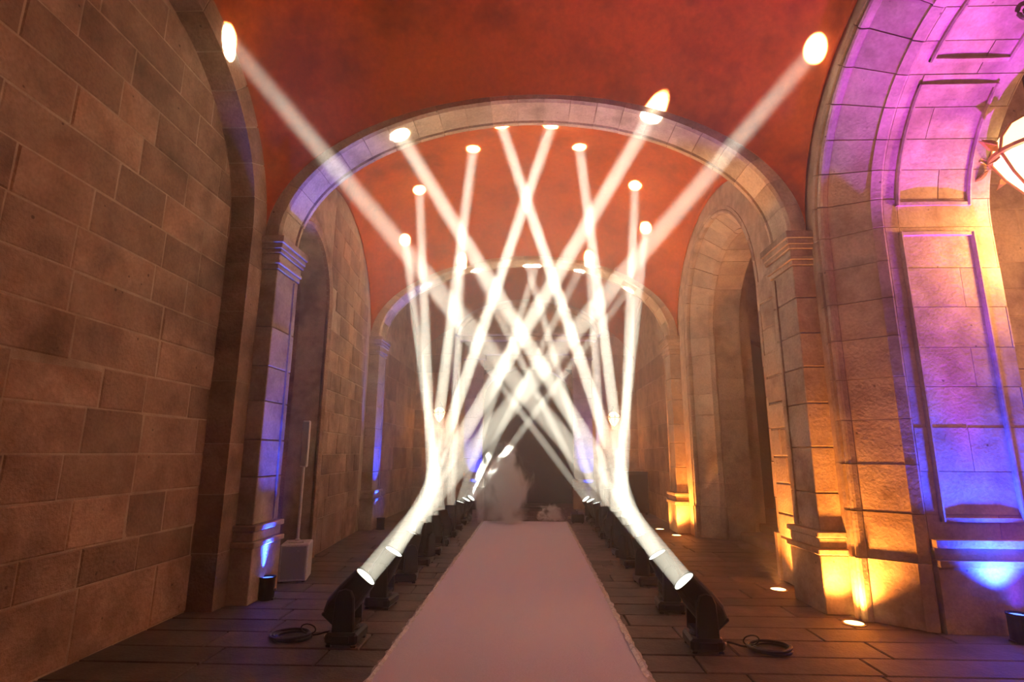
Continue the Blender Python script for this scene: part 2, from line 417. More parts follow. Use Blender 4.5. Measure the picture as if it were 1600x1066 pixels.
# ------------------------------------------------------------------ right side arch of the near bay (archivolt + panelled reveal)
def side_arch(name, yc, zc, ro_, ri, x_rev, label, bays=1, nv=17, detailed=True):
    k = (ro_ - ri)
    def S(t): return ri + k * t          # 0 inner edge .. 1 outer edge
    bead = [(3.115 + 0.035 * math.cos(a), S(0.86) + 0.035 * math.sin(a)) for a in (R(70), R(110), R(150), R(190), R(230), R(270))]
    prof = [(3.07, S(1.12)), (3.07, S(0.97))] + [(3.09, S(0.96))] + bead + [(3.165, S(0.78)), (3.175, S(0.80)), (3.195, S(0.75)), (3.47, S(0.12)), (3.455, S(0.085)), (3.50, S(0.04)), (3.54, S(0.0)), (3.545, S(0.02)), (3.56, S(0.02)), (3.56, S(1.12))]
    core = [(3.09, S(1.1)), (3.14, S(0.97)), (3.21, S(0.79)), (3.50, S(0.14)), (3.56, S(0.06)), (x_rev - 0.01, S(0.06)), (x_rev - 0.01, S(1.1))]
    root = MB().prism(core, ring_frames(yc, zc, 0, PI, 1, 1, 48))
    for sg in (-1, 1): root.prism(core, jamb_frames(yc, -0.02, zc, sg))
    ro = tag(root.build(name, M_MORTAR), label, 'arch', kind='structure')
    for i in range(nv):
        g = 0.003; t0, t1 = PI * i / nv + g, PI * (i + 1) / nv - g; o_ = random.uniform(-0.004, 0.004)
        MB().prism([(p, q + o_) for p, q in prof], ring_frames(yc, zc, t0, t1, 1, 1, 5)).build('voussoir', M_STONE_R, ro)
    for sg in (-1, 1):
        cs = [0, 0.56, 0.98, 1.42, 1.84, 2.24, 2.64, 3.02, 3.40, zc]
        for z0, z1 in zip(cs, cs[1:]):
            o_ = random.uniform(-0.004, 0.004) - (0.03 if z1 < 0.6 else 0)
            MB().prism([(p + o_, q + o_) for p, q in prof], jamb_frames(yc, z0 + 0.004, z1 - 0.004, sg)).build('stone_block', M_STONE_R, ro)
    # reveal (soffit) stones
    x0, x1 = 3.565, x_rev
    def rev(frs, a, b):
        o_ = random.uniform(-0.003, 0.003)
        MB().prism([(a, ri + 0.012 + o_), (b, ri + 0.012 + o_), (b, ri + 0.16), (a, ri + 0.16)], frs).build('stone_block', M_STONE_R, ro)
    cs = [0, 0.56, 0.98, 1.36, 1.76, 2.14, 2.52, 2.92, 3.32, zc]
    def cols(i):
        if x1 - x0 < 0.7: return [x0, x1]
        return [x0, x0 + (x1 - x0) * random.uniform(0.3, 0.7), x1] if i % 2 else [x0, x0 + 0.14, x1 - 0.02, x1]
    for sg in (-1, 1):
        for i, (z0, z1) in enumerate(zip(cs, cs[1:])):
            c = cols(i)
            for a, b in zip(c, c[1:]): rev(jamb_frames(yc, z0 + 0.003, z1 - 0.003, sg), a + 0.003, b - 0.003)
    na = nv
    for i in range(na):
        c = cols(i); g = 0.0025
        for a, b in zip(c, c[1:]): rev(ring_frames(yc, zc, PI * i / na + g, PI * (i + 1) / na - g, 1, 1, 4), a + 0.003, b - 0.003)
    if detailed:
        # raised frames of the reveal panels
        xa, xb = x0 + 0.12, x1 - 0.20; m = 0.035; dq = 0.028
        def strip(frs, a, b): MB().prism([(a, ri + 0.02), (a, ri - dq * 0.4), (a + (b - a) * 0.3, ri - dq), (a + (b - a) * 0.7, ri - dq), (b, ri - dq * 0.4), (b, ri + 0.02)], frs).build('panel_moulding', M_STONE_R, ro)
        def panel(mk):            # mk(t0,t1,n) frames for sub-interval in metres along the path
            pass
        zp0, zp1 = 0.92, zc - 0.06
        for sg in (-1, 1):
            strip(jamb_frames(yc, zp0, zp1, sg), xa, xa + m); strip(jamb_frames(yc, zp0, zp1, sg), xb - m, xb)
            strip(jamb_frames(yc, zp1 - m, zp1, sg), xa, xb); strip(jamb_frames(yc, zp0, zp0 + m, sg), xa, xb)
            # plinth and base mouldings across the reveal foot
            for (z0, z1, d) in ((0, 0.54, 0.05), (0.545, 0.60, 0.085), (0.604, 0.70, 0.03), (0.704, 0.77, 0.075)):
                MB().prism([(x0, ri + 0.02), (x0, ri - d), (x1 + 0.03, ri - d), (x1 + 0.03, ri + 0.02)], jamb_frames(yc, z0, z1, sg)).build('base_moulding', M_STONE_R, ro)
        ma = m / ri
        for t0, t1 in ((R(8), R(50)), (R(57), R(123)), (R(130), R(172))):
            for a, b in ((xa, xa + m), (xb - m, xb)): strip(ring_frames(yc, zc, t0, t1, 1, 1, 10), a, b)
            for a, b in ((t0, t0 + ma), (t1 - ma, t1)): strip(ring_frames(yc, zc, a, b, 1, 1, 1), xa, xb)
    return ro
ZC = 3.75
side_arch('trim_8', 3.68, ZC, 1.95, 1.57, 4.62, 'large panelled side arch on the right, lit purple and blue')
side_arch('trim_9', 9.0, ZC, 1.80, 1.45, 4.05, 'moulded doorway arch on the right wall beyond the orange pilaster', detailed=False, nv=15)

def wall_with_arch(name, x, x_back, y0, y1, yc, zc, r, bay, label, zb=0.0, extra=0.0):
    """flat wall filling between an arch opening and the vault line"""
    byc, bl = (bay[0] + bay[1]) / 2, (bay[1] - bay[0]) / 2
    inner = [(yc + r, 0.0), (yc + r, zc * 0.5)] + [(yc + r * math.cos(t), zc + r * math.sin(t)) for t in np.linspace(0, PI, 41)] + [(yc - r, zc * 0.5), (yc - r, 0.0)]
    outer = [(y1, 0.0), (y1, zc * 0.5)]
    for t in np.linspace(0, PI, 41):
        yy = byc + (bl + extra) * math.cos(t); zz = ZS + 1.95 * math.sin(t)
        outer.append((yy, zz))
    outer += [(y0, zc * 0.5), (y0, 0.0)]
    n = len(inner); v = []; f = []
    for X in (x, x_back):
        v += [(X, a, b) for a, b in inner] + [(X, a, b) for a, b in outer]
    for i in range(n - 1):
        f.append((i, i + 1, n + i + 1, n + i)); f.append((2 * n + i, 3 * n + i, 3 * n + i + 1, 2 * n + i + 1))
        f.append((i, 2 * n + i, 2 * n + i + 1, i + 1)); f.append((n + i, n + i + 1, 3 * n + i + 1, 3 * n + i))
    f.append((0, n, 3 * n, 2 * n)); f.append((n - 1, 3 * n - 1, 4 * n - 1, 2 * n - 1)) if False else None
    o = mesh_obj(name, v, f, M_MORTAR)
    return tag(o, label, 'wall', kind='structure')
w1 = wall_with_arch('wall_right', 3.09, 3.5, BAY1[0], YA0 + 0.02, 3.68, ZC, 1.98, BAY1, 'sandstone wall around the large purple-lit side arch', extra=0.1)
w2 = wall_with_arch('wall_right.001', 3.08, 3.5, YA1 - 0.02, YB0 + 0.02, 9.0, ZC, 1.80, BAY2, 'sandstone wall between the orange-lit pilasters on the right', extra=0.1)
ashlar(w2, lambda s, z, d: (3.08 - d, s, z), YA1 + 0.01, 7.17, [z for z in COURSES if z < 3.9], 0.5, 0.8, None, M_STONE_R, proud=0.02)
def keep_sp(s, e, z0, z1):
    for yy in (s, e):
        for zz in (z0, z1):
            if math.hypot(yy - 9.0, zz - ZC) < 1.84: return False
            if zz > vault_z(BAY2, AV, yy) - 0.02 + 0.0 and zz > ZS: return False
    return True
ashlar(w2, lambda s, z, d: (3.08 - d, s, z), YA1 + 0.05, 8.4, [z for z in COURSES if z > 3.7 and z < 5.6], 0.3, 0.5, keep_sp, M_STONE_R, proud=0.015)

# side space seen through the near right arch
ws = MB().box(4.6, 8.0, 6.45, 6.75, -0.05, 6.6).build('wall_side', M_MORTAR)
tag(ws, 'warm lit stone wall behind the purple arch, past the lantern', 'wall', kind='structure')
ashlar(ws, lambda s, z, d: (s, 6.45 - d, z), 4.62, 7.9, COURSES, 0.6, 1.1, None, M_STONE_R)
wo = MB().box(8.0, 8.3, -1.4, 6.75, -0.05, 6.6).build('wall_side.001', M_STONE_R)
tag(wo, 'outer wall of the side space to the right of the arch', 'wall', kind='structure')
cs_ = MB().box(3.55, 8.3, -1.4, 6.75, 6.6, 6.8).build('ceiling.003', M_VAULT)
tag(cs_, 'plaster ceiling over the side space to the right', 'ceiling', kind='structure')
wr2 = MB().box(4.3, 4.62, 5.45, 6.5, -0.05, 6.6).build('wall_side.002', M_STONE_R)
tag(wr2, 'thick masonry behind the panelled reveal of the side arch', 'wall', kind='structure')

# recess behind the second right arch: back wall, small arched door, steps
for nm_, bb, lb in (('wall_recess.002', (6.0, 6.3, 6.6, 13.6, -0.05, 6.2), 'back stone wall of the dark recess behind the doorway arch'), ('wall_recess.003', (4.0, 6.3, 6.75, 7.2, -0.05, 6.2), 'near cheek wall of the dark recess'),
                    ('ceiling.004', (4.0, 6.0, 6.6, 13.6, 5.6, 5.8), 'flat ceiling of the dark recess'), ('wall_recess.004', (4.0, 4.3, 10.6, 13.6, -0.05, 6.2), 'far return wall of the dark recess')):
    tag(MB().box(*bb).build(nm_, M_STONE_R), lb, 'wall' if 'wall' in nm_ else 'ceiling', kind='structure')
# far cheek of the recess with a smaller arched opening
yk = 12.6; n = 24
inner = [(5.85, 0.0)] + [(5.0 + 0.85 * math.cos(t), 3.3 + 0.85 * math.sin(t)) for t in np.linspace(0, PI, n + 1)] + [(4.15, 0.0)]
outer = [(6.2, 0.0)] + [(5.0 + 1.2 * math.cos(t) if abs(math.cos(t)) > 0 else 5.0, 3.3 + 2.4 * math.sin(t)) for t in np.linspace(0, PI, n + 1)] + [(3.8, 0.0)]
k = len(inner); v = [(x, yk, z) for x, z in inner] + [(x, yk, z) for x, z in outer] + [(x, yk + 0.4, z) for x, z in inner] + [(x, yk + 0.4, z) for x, z in outer]
f = []
for i in range(k - 1):
    f += [(i, i + 1, k + i + 1, k + i), (2 * k + i, 3 * k + i, 3 * k + i + 1, 2 * k + i + 1), (i, 2 * k + i, 2 * k + i + 1, i + 1)]
tag(mesh_obj('wall_recess.001', v, f, M_STONE_R), 'stone wall with a small arched opening deep inside the right recess', 'wall', kind='structure')
do = MB().box(4.1, 5.9, yk + 0.42, yk + 0.50, 0.3, 4.3).build('door_1', M_DOOR)
tag(do, 'dark wooden door inside the right recess above the steps', 'door', kind='structure')
for i in range(5): MB().cbox(4.13 + i * 0.345, 4.46 + i * 0.345, yk + 0.395, yk + 0.43, 0.32, 4.2, 0.008).build('plank', M_DOOR, do)
st = empty('stone_steps', (3.6, 9.0, 0)); tag(st, 'low stone steps rising into the recess of the right doorway arch', 'steps')
for i in range(3):
    MB().cbox(0.15 + i * 0.34, 2.38, -1.40, 1.40, 0.15 * i, 0.15 * (i + 1) - 0.004, 0.012).build('step', M_SLAB, st)

# left wall of the middle bay with its arched niche
wl2 = wall_with_arch('wall_left.001', -3.075, -3.5, YA1 - 0.02, YB0 + 0.02, 7.28, ZC, 0.93, BAY2, 'left stone wall of the middle bay, hazy, behind the column speaker', extra=0.1)
def keep_n(s, e, z0, z1):
    for yy in (s, (s + e) / 2, e):
        for zz in (z0, z1):
            if zz < ZC and abs(yy - 7.28) < 0.97: return False
            if zz >= ZC and math.hypot(yy - 7.28, zz - ZC) < 1.0: return False
            if zz > ZS and zz > vault_z(BAY2, AV, yy) - 0.05: return False
    return True
ashlar(wl2, lambda s, z, d: (-3.075 + d, s, z), 8.27, YB0 - 0.3, [z for z in COURSES if z < 5.6], 0.45, 0.8, keep_n)
nb = MB().box(-4.2, -4.05, 6.2, 8.4, -0.05, 5.2); nb.box(-4.1, -3.5, 6.2, 6.33, -0.05, 5.2); nb.box(-4.1, -3.5, 8.24, 8.4, -0.05, 5.2); nb.box(-4.1, -3.45, 6.2, 8.4, 4.75, 4.9)
tag(nb.build('wall_niche', M_STONE), 'back of the tall arched niche beside the blue-lit pilaster', 'wall', kind='structure')
npf = [(-3.05, 0.93), (-3.025, 0.96), (-3.05, 0.99), (-3.025, 1.02), (-3.035, 1.06), (-3.10, 1.06), (-3.10, 0.93)]
nm = MB().prism(npf, ring_frames(7.28, ZC, 0, PI, 1, 1, 32)); nm.prism(npf, jamb_frames(7.28, 0, ZC, 1)); nm.prism(npf, jamb_frames(7.28, 0, ZC, -1))
tag(nm.build('trim_10', M_STONE), 'moulded stone frame around the tall niche on the left', 'moulding', kind='structure')
# corner strips beside the second arch
for sg in (-1, 1):
    x0, x1 = (3.10, 3.4) if sg > 0 else (-3.4, -3.10)
    o = MB().cbox(x0, x1, YB0 - 0.28, YB0 + 0.0, 0, ZS, 0.015).build('trim_11' if sg < 0 else 'trim_12', M_STONE)
    tag(o, 'narrow vertical stone strip against the %s pilaster of the second arch' % ('left' if sg < 0 else 'right'), 'pilaster', kind='structure')

# far bay side walls and the end wall
for sg, nm_ in ((-1, 'wall_left.002'), (1, 'wall_right.002')):
    x0, x1 = (3.075, 3.5) if sg > 0 else (-3.5, -3.075)
    o = MB().box(x0, x1, YB1 - 0.05, YE + 0.3, -0.05, 5.85).build(nm_, M_MORTAR)
    tag(o, 'hazy %s side wall of the far bay' % ('right' if sg > 0 else 'left'), 'wall', kind='structure')
    ashlar(o, lambda s, z, d, sg=sg: (sg * (3.075 - d), s, z), YB1 + 0.02, YE, [0, 0.55, 1.1, 1.65, 2.2, 2.75, 3.3, 3.85], 0.9, 1.5, None, M_STONE)
DW, DH = 1.30, 3.1
we = MB().box(-3.5, -DW, YE, YE + 0.4, -0.05, 7.6); we.box(DW, 3.5, YE, YE + 0.4, -0.05, 7.6); we.box(-DW, DW, YE, YE + 0.4, DH + 0.9, 7.6)
weo = tag(we.build('wall_end', M_MORTAR), 'stone end wall of the passage with the pedimented portal', 'wall', kind='structure')
for a, b in ((-3.1, -2.05), (2.05, 3.1)):
    ashlar(weo, lambda s, z, d: (s, YE - d, z), a, b, [0, 0.55, 1.1, 1.65, 2.2, 2.75, 3.3, 3.85, 4.4, 4.95, 5.5], 0.45, 0.6, None, M_STONE)
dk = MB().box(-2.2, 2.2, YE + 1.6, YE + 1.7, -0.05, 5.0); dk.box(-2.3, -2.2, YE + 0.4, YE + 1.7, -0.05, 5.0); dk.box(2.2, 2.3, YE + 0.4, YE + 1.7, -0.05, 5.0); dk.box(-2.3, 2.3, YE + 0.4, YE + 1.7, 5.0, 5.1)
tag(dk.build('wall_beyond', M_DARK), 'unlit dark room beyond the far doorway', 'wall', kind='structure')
WARP[0] = False
po = empty('trim_13', (-0.09, YE, 0)); tag(po, 'stone portal with rounded pediment around the dark far doorway', 'portal', kind='structure')
for sg in (-1, 1):
    a, b = sorted((sg * DW, sg * (DW + 0.55)))
    for nm_, g, z0, z1 in (('plinth', 0.08, 0, 0.5), ('base_moulding', 0.11, 0.5, 0.58), ('base_block', 0.05, 0.58, 0.72), ('base_moulding', 0.08, 0.72, 0.80)):
        MB().cbox(a - g * 0.5, b + g * 0.5, -0.2 - g, 0.05, z0, z1, 0.01).build(nm_, M_STONE_R, po)
    z = 0.8
    while z < 4.2:
        MB().cbox(a, b, -0.2, 0.05, z, z + 0.562, 0.01).build('stone_block', M_STONE_R, po); z += 0.57
    MB().cbox(a - 0.06, b + 0.06, -0.27, 0.05, 4.22, 4.36, 0.01).build('capital_moulding', M_STONE_R, po)
nvd = 9
for i in range(nvd):
    t0, t1 = PI * i / nvd + 0.004, PI * (i + 1) / nvd - 0.004
    fr = lambda t: (lambda p, q: (q * math.cos(t), p, DH + q * 0.7 * math.sin(t)))
    MB().prism([(-0.1, DW), (0.3, DW), (0.3, DW + 0.3), (-0.1, DW + 0.3)], [fr(t0 + (t1 - t0) * k / 4) for k in range(5)]).build('voussoir', M_STONE_R, po)
MB().cbox(-1.9, 1.9, -0.22, 0.05, 4.37, 4.75, 0.01).build('frieze', M_STONE_R, po)
MB().cbox(-2.02, 2.02, -0.34, 0.05, 4.76, 4.90, 0.02).build('cornice', M_STONE_R, po)
MB().cbox(-2.1, 2.1, -0.40, 0.05, 4.91, 4.98, 0.015).build('cornice', M_STONE_R, po)
fr = lambda t: (lambda p, q: ((2.15 + q) * math.cos(t), p, 4.95 + (1.05 + q) * math.sin(t)))
MB().prism([(-0.42, 0.0), (0.05, 0.0), (0.05, -0.16), (-0.30, -0.16), (-0.32, -0.08), (-0.40, -0.06)], [fr(PI * k / 36) for k in range(37)]).build('pediment_moulding', M_STONE_R, po)
fr = lambda y_: [(2.0 * math.cos(PI * k / 30), y_, 4.95 + 0.92 * math.sin(PI * k / 30)) for k in range(31)]
v = fr(-0.1) + fr(0.05); mesh_obj('tympanum', v, [tuple(range(31)), tuple(range(31, 62))] + [(k, (k + 1) % 31, (k + 1) % 31 + 31, k + 31) for k in range(31)], M_STONE_R, po)

# ------------------------------------------------------------------ carpet
cp = empty('carpet_runner', (-0.145, 8, 0)); tag(cp, 'long white carpet runner down the middle of the passage', 'carpet')
v = []; f = []; ny = 60; nx = 12
for j in range(ny + 1):
    for i in range(nx + 1):
        yy = -6.4 + 11.2 * j / ny; xx = -0.945 + 1.89 * i / nx + (0.006 * math.sin(yy * 5) if i in (0, nx) else 0)
        v.append((xx, yy, 0.012 + 0.0025 * math.sin(yy * 3.1 + xx * 2) + 0.002 * math.sin(xx * 9 + yy)))
for j in range(ny):
    for i in range(nx): f.append((j * (nx + 1) + i, j * (nx + 1) + i + 1, (j + 1) * (nx + 1) + i + 1, (j + 1) * (nx + 1) + i))
k = len(v); rim = list(range(nx + 1)) + [(j + 1) * (nx + 1) - 1 for j in range(1, ny + 1)] + [ny * (nx + 1) + i for i in range(nx - 1, -1, -1)] + [j * (nx + 1) for j in range(ny - 1, 0, -1)]
v += [(v[i][0], v[i][1], 0.001) for i in rim]
f += [(rim[i], rim[(i + 1) % len(rim)], k + (i + 1) % len(rim), k + i) for i in range(len(rim))]
mesh_obj('pile', v, f, M_CARPET, cp, smooth=False)
for sg in (-1, 1):
    v = []; f = []; n = 220
    for j in range(n + 1):
        yy = -6.4 + 11.2 * j / n
        e = sg * 0.945; rn = lambda k: random.uniform(-k, k)
        v += [(e - sg * (0.028 + rn(.008)), yy, 0.0195 + rn(.002)), (e + sg * (0.0 + rn(.006)), yy + rn(.01), 0.026 + rn(.006)), (e + sg * (0.03 + rn(.012)), yy, 0.004 + rn(.002))]
    for j in range(n):
        for i in range(2): f.append((j * 3 + i, j * 3 + i + 1, j * 3 + i + 4, j * 3 + i + 3))
    mesh_obj('edge_film', v, f, M_TAPE, cp)

# ------------------------------------------------------------------ moving heads
def base_mesh():
    m = MB(); m.cbox(-0.13, 0.13, -0.15, 0.15, 0.015, 0.105, 0.02)
    for a in (-1, 1):
        for b in (-1, 1): m.cbox(a * 0.10 - 0.02, a * 0.10 + 0.02, b * 0.12 - 0.02, b * 0.12 + 0.02, 0.0, 0.02, 0.004)
    m.lathe([(0.10, 0.10), (0.105, 0.115), (0.095, 0.13)], 20)
    return m
def arm_mesh(sg):
    v = []; yo, yi = sg * 0.155, sg * 0.115
    poly = [(-0.085, 0.115), (0.085, 0.115), (0.085, 0.20), (0.075, 0.36), (0.05, 0.415), (0.0, 0.43), (-0.05, 0.415), (-0.075, 0.36), (-0.085, 0.20)]
    m = MB(); m.prism(poly, [lambda p, q, y=y, s=s: (p * s, y, 0.115 + (q - 0.115) * (0.98 + 0.02 * s)) for y, s in ((yi, 1.0), (yo - sg * 0.012, 1.0), (yo, 0.88))])
    m.box(-0.08, 0.08, min(0, yo), max(0, yo), 0.115, 0.15)
    return m
def head_mesh():
    m = MB(); m.lathe([(0.05, -0.205), (0.085, -0.195), (0.118, -0.11), (0.118, 0.02), (0.108, 0.10), (0.100, 0.20), (0.094, 0.205), (0.088, 0.185)], 28, sq=3.2)
    m.cbox(-0.05, 0.05, -0.112, 0.112, -0.05, 0.05, 0.01)
    return m
def proto(mb, name, mat, smooth=False):
    o = mb.build(name, mat, smooth=smooth); return o
protos = {}
def part(key, name, mb_fn, mat, parent, smooth=False):
    if key not in protos:
        o = mb_fn().build(name, mat, parent, smooth); protos[key] = o.data
    else:
        o = bpy.data.objects.new(name, protos[key]); C.objects.link(o); o.parent = parent
    return o
def lens_mb(): return MB().lathe([(0.091, 0.188), (0.091, 0.196), (0.06, 0.203), (0.02, 0.206)], 28)
def fins_mb(): return MB().cbox(-0.075, 0.075, -0.075, 0.075, -0.222, -0.19, 0.008)
def panel_mb(): return MB().cbox(-0.07, 0.07, -0.158, -0.15, 0.035, 0.085, 0.003)
def plug_mb(dy):
    m = MB(); m.lathe([(0.016, 0), (0.016, 0.03), (0.012, 0.034)], 10, Matrix.Translation((-0.13, dy, 0.05)) @ Matrix.Rotation(-PI / 2, 4, 'Y'))
    return m
def moving_head(x, y, target, label, rz=0.0, dim=1.0):
    t = empty('moving_head_light', (x, y, 0), rz); tag(t, label, 'stage light', 'moving head beam lights along the carpet')
    part('base', 'base', base_mesh, M_BLACK2, t); part('panel', 'display_panel', panel_mb, M_BLACK2, t)
    for dy in (-0.06, 0.06):
        d = part('plug%.2f' % dy, 'connector', lambda dy=dy: plug_mb(dy), M_CHROME, t)
        if x > 0: d.rotation_euler = (0, 0, PI)
    piv = Vector((x, y, 0.345)); dv = (Vector(target) - piv).normalized()
    pan = math.atan2(dv.y, dv.x)
    dl = Matrix.Rotation(-rz, 3, 'Z') @ dv
    panl = math.atan2(dl.y, dl.x)
    for sg in (-1, 1):
        a = part('arm%d' % sg, 'yoke_arm', lambda sg=sg: arm_mesh(sg), M_BLACK, t); a.rotation_euler = (0, 0, panl if abs(dl.x) > 0.02 else 0)
    h = part('head', 'head', head_mesh, M_BLACK, t, smooth=False)
    h.location = (0, 0, 0.345)
    # local +Z -> dl, pivot axis Y stays horizontal
    yv = Vector((-math.sin(panl), math.cos(panl), 0)); xv = yv.cross(dl)
    mtx = Matrix((xv, yv, dl)).transposed(); h.rotation_euler = mtx.to_euler()
    part('lens', 'lens', lens_mb, M_LENS, h); part('fins', 'rear_cover', fins_mb, M_BLACK2, h)
    l = bpy.data.lights.new('beam_lamp', 'AREA'); l.shape = 'DISK'; l.size = 0.17; l.spread = R(1.0); l.energy = BEAM_E * dim; l.color = BEAM_COL
    o = bpy.data.objects.new('beam_lamp', l); C.objects.link(o); o.parent = h; o.location = (0, 0, 0.215); o.rotation_euler = (PI, 0, 0)
    return t
HY = [4.76, 5.82, 6.92, 7.92, 8.73, 9.55, 10.5, 11.4, 12.25, 13.0]
XLH, XRH = -1.50, 1.36
# aim points on the vaults and arches
LT = [(3.05, 5.05, 5.74), (1.43, 5.80, 5.42), (0.37, 8.07, 6.89), (-1.02, 8.79, 6.89), (-2.19, 9.78, 6.63), (-2.65, 10.66, 5.95), (-1.50, 11.18, 5.75), (0.12, 11.6, 5.62), (1.08, 11.6, 5.49), (2.15, 11.6, 5.05)]
RT = [(-3.03, 4.68, 5.55), (-1.60, 5.98, 5.32), (-0.51, 8.03, 6.88), (0.86, 8.79, 6.89), (2.02, 9.74, 6.68), (2.38, 10.53, 6.24), (1.25, 11.18, 5.80), (-0.06, 11.6, 5.62), (-1.2, 11.53, 5.46), (-2.22, 11.44, 5.0)]
ORD = ['nearest the camera', 'second from the camera', 'third from the camera', 'fourth from the camera', 'fifth from the camera', 'sixth from the camera', 'seventh from the camera', 'eighth from the camera', 'ninth from the camera', 'farthest from the camera']
DIM = [1, 1, 1, 0.9, 0.85, 0.8, 0.7, 0.5, 0.4, 0.32]        # dimmer level of each pair
for i in range(10):
    moving_head(XLH, HY[i], LT[i], 'black moving-head beam light, %s, in the row left of the carpet' % ORD[i], random.uniform(-0.12, 0.12), DIM[i])
    moving_head(XRH, HY[i], RT[i], 'black moving-head beam light, %s, in the row right of the carpet' % ORD[i], random.uniform(-0.12, 0.12), DIM[i])

# coiled cables beside the two nearest heads
def coil(cx, cy, r0, side, label, nm='coiled_cable'):
    t = empty(nm, (cx, cy, 0)); tag(t, label, 'cable', 'coiled cables on the floor')
    pts = []
    for i in range(161):
        a = 2 * PI * 4 * i / 160; rr = r0 * (1 + 0.10 * math.sin(a * 0.27 + 1) + 0.05 * math.sin(a * 1.13))
        pts.append((rr * math.cos(a) + 0.015 * math.sin(a * 0.5), rr * 0.85 * math.sin(a), 0.011 + 0.014 * (i / 160) * 2.2 + 0.006 * math.sin(a * 0.75)))
    MB().tube(pts, 0.0115, 7).build('cable_coil', M_BLACK2, t, True)
    MB().tube([(side * r0 * 0.9, 0.02, 0.02), (side * (r0 + 0.06), 0.05, 0.02), (side * (r0 + 0.12), 0.04, 0.04), (side * (r0 + 0.17), 0.03, 0.05)], 0.0085, 7).build('cable_lead', M_BLACK2, t, True)
    lp = [(side * r0 * 0.95 + side * 0.05 * math.sin(q) * 1.2, 0.03 * math.cos(q), 0.075 - 0.045 * math.cos(q)) for q in np.linspace(0, 2 * PI, 20)]
    MB().tube(lp, 0.006, 6).build('cable_tie', M_BLACK2, t, True)
coil(-1.98, 4.82, 0.145, 1, 'coil of black cable on the floor left of the nearest left stage light')
coil(1.86, 4.72, 0.145, -1, 'coil of black cable on the floor right of the nearest right stage light')
coil(-1.93, 5.9, 0.10, 1, 'small coil of black cable behind the nearest left stage light')

# ------------------------------------------------------------------ blue LED uplights
def par_can(x, y, aim, label, energy=28, col=(0.012, 0.045, 1.0), size=R(42), s=1.0, blend=0.6):
    t = empty('uplight_can', (x, y, 0)); tag(t, label, 'uplight', 'blue LED uplights')
    def body():
        m = MB(); m.lathe([(0.072, 0.0), (0.078, 0.006), (0.078, 0.205), (0.084, 0.21), (0.084, 0.225), (0.072, 0.225), (0.068, 0.20)], 24); return m
    part('pbody', 'body', body, M_BLACK, t, False)
    part('plens', 'led_lens', lambda: MB().lathe([(0.069, 0.2), (0.069, 0.208), (0.03, 0.211)], 20), M_BLUE, t)
    part('pknob', 'knob', lambda: MB().lathe([(0.012, 0), (0.012, 0.025), (0.008, 0.03)], 10, Matrix.Translation((0.076, 0, 0.1)) @ Matrix.Rotation(PI / 2, 4, 'Y')), M_STEEL, t)
    part('pfoot', 'foot', lambda: MB().cbox(-0.09, 0.09, -0.03, 0.03, 0.0, 0.02, 0.005), M_BLACK2, t)
    l = lamp('blue_led_light', 'SPOT', (x, y, 0.235), aim, energy, col, t, spot_size=size, spot_blend=blend, shadow_soft_size=0.05)
    return t
BLUE = (0.012, 0.045, 1.0)
par_can(-2.765, 6.0, (-2.93, 6.16, 3.4), 'black blue-glowing uplight can at the foot of the near left pilaster', 2000, size=R(34), blend=0.9)
side_can = par_can(4.03, 5.02, (4.03, 5.12, 4.2), 'black blue-glowing uplight can at the foot of the purple side arch', 1500, size=R(100), blend=1.0)
lamp('magenta_led_light', 'SPOT', (4.03, 5.02, 0.235), (3.98, 4.62, 5.0), 2100, (0.75, 0.02, 0.85), side_can, spot_size=R(32), spot_blend=1.0, shadow_soft_size=0.05)
par_can(4.0, 2.28, (3.98, 2.05, 3.2), 'added violet uplight can out of view at the near foot of the side arch, beside the camera', 500, (0.2, 0.08, 1.0), size=R(40))  # unseen extra lamp, added to throw violet on the near arch and vault
par_can(-3.12, 1.25, (-3.42, 2.75, 4.6), 'added violet uplight can at the foot of the left wall, out of view', 160, (0.4, 0.03, 0.8), size=R(44), blend=1.0)  # added lamp outside the frame, for the purple tint high on the left wall
par_can(-3.02, 11.32, (-3.25, 11.45, 3.2), 'black blue-glowing uplight can at the foot of the second left pilaster', 1300, size=R(34))
par_can(1.58, YE - 0.5, (1.58, YE - 0.12, 2.4), 'blue uplight can right of the far doorway', 700, size=R(34))
par_can(-1.58, YE - 0.5, (-1.58, YE - 0.12, 2.4), 'blue uplight can left of the far doorway', 700, size=R(34))

# ------------------------------------------------------------------ recessed warm floor lamps
def floor_lamp(x, y, aim, label, energy=40, size=R(125)):
    t = empty('recessed_floor_light', (x, y, 0)); tag(t, label, 'floor light', 'warm lights recessed in the paving')
    part('fring', 'rim', lambda: MB().lathe([(0.06, -0.02), (0.098, -0.02), (0.098, 0.006), (0.09, 0.01), (0.08, 0.01), (0.078, 0.004)], 28), M_STEEL, t)
    part('fglass', 'glass', lambda: MB().lathe([(0.079, 0.0), (0.079, 0.008), (0.03, 0.012)], 28), M_WARM, t)
    lamp('warm_light', 'SPOT', (x, y, 0.03), aim, energy, (1.0, 0.31, 0.05), t, spot_size=size, spot_blend=1.0, shadow_soft_size=0.05)
floor_lamp(2.93, 5.47, (2.96, 5.68, 2.6), 'glowing warm floor light before the near orange pilaster', 520)
floor_lamp(2.80, 6.72, (3.15, 6.75, 2.6), 'glowing warm floor light behind the near orange pilaster', 420)
floor_lamp(2.74, 10.90, (2.95, 11.20, 2.6), 'glowing warm floor light before the second orange pilaster', 560)
floor_lamp(2.62, 11.75, (2.9, 11.6, 2.6), 'small warm floor light beside the second pilaster, farthest away', 100)

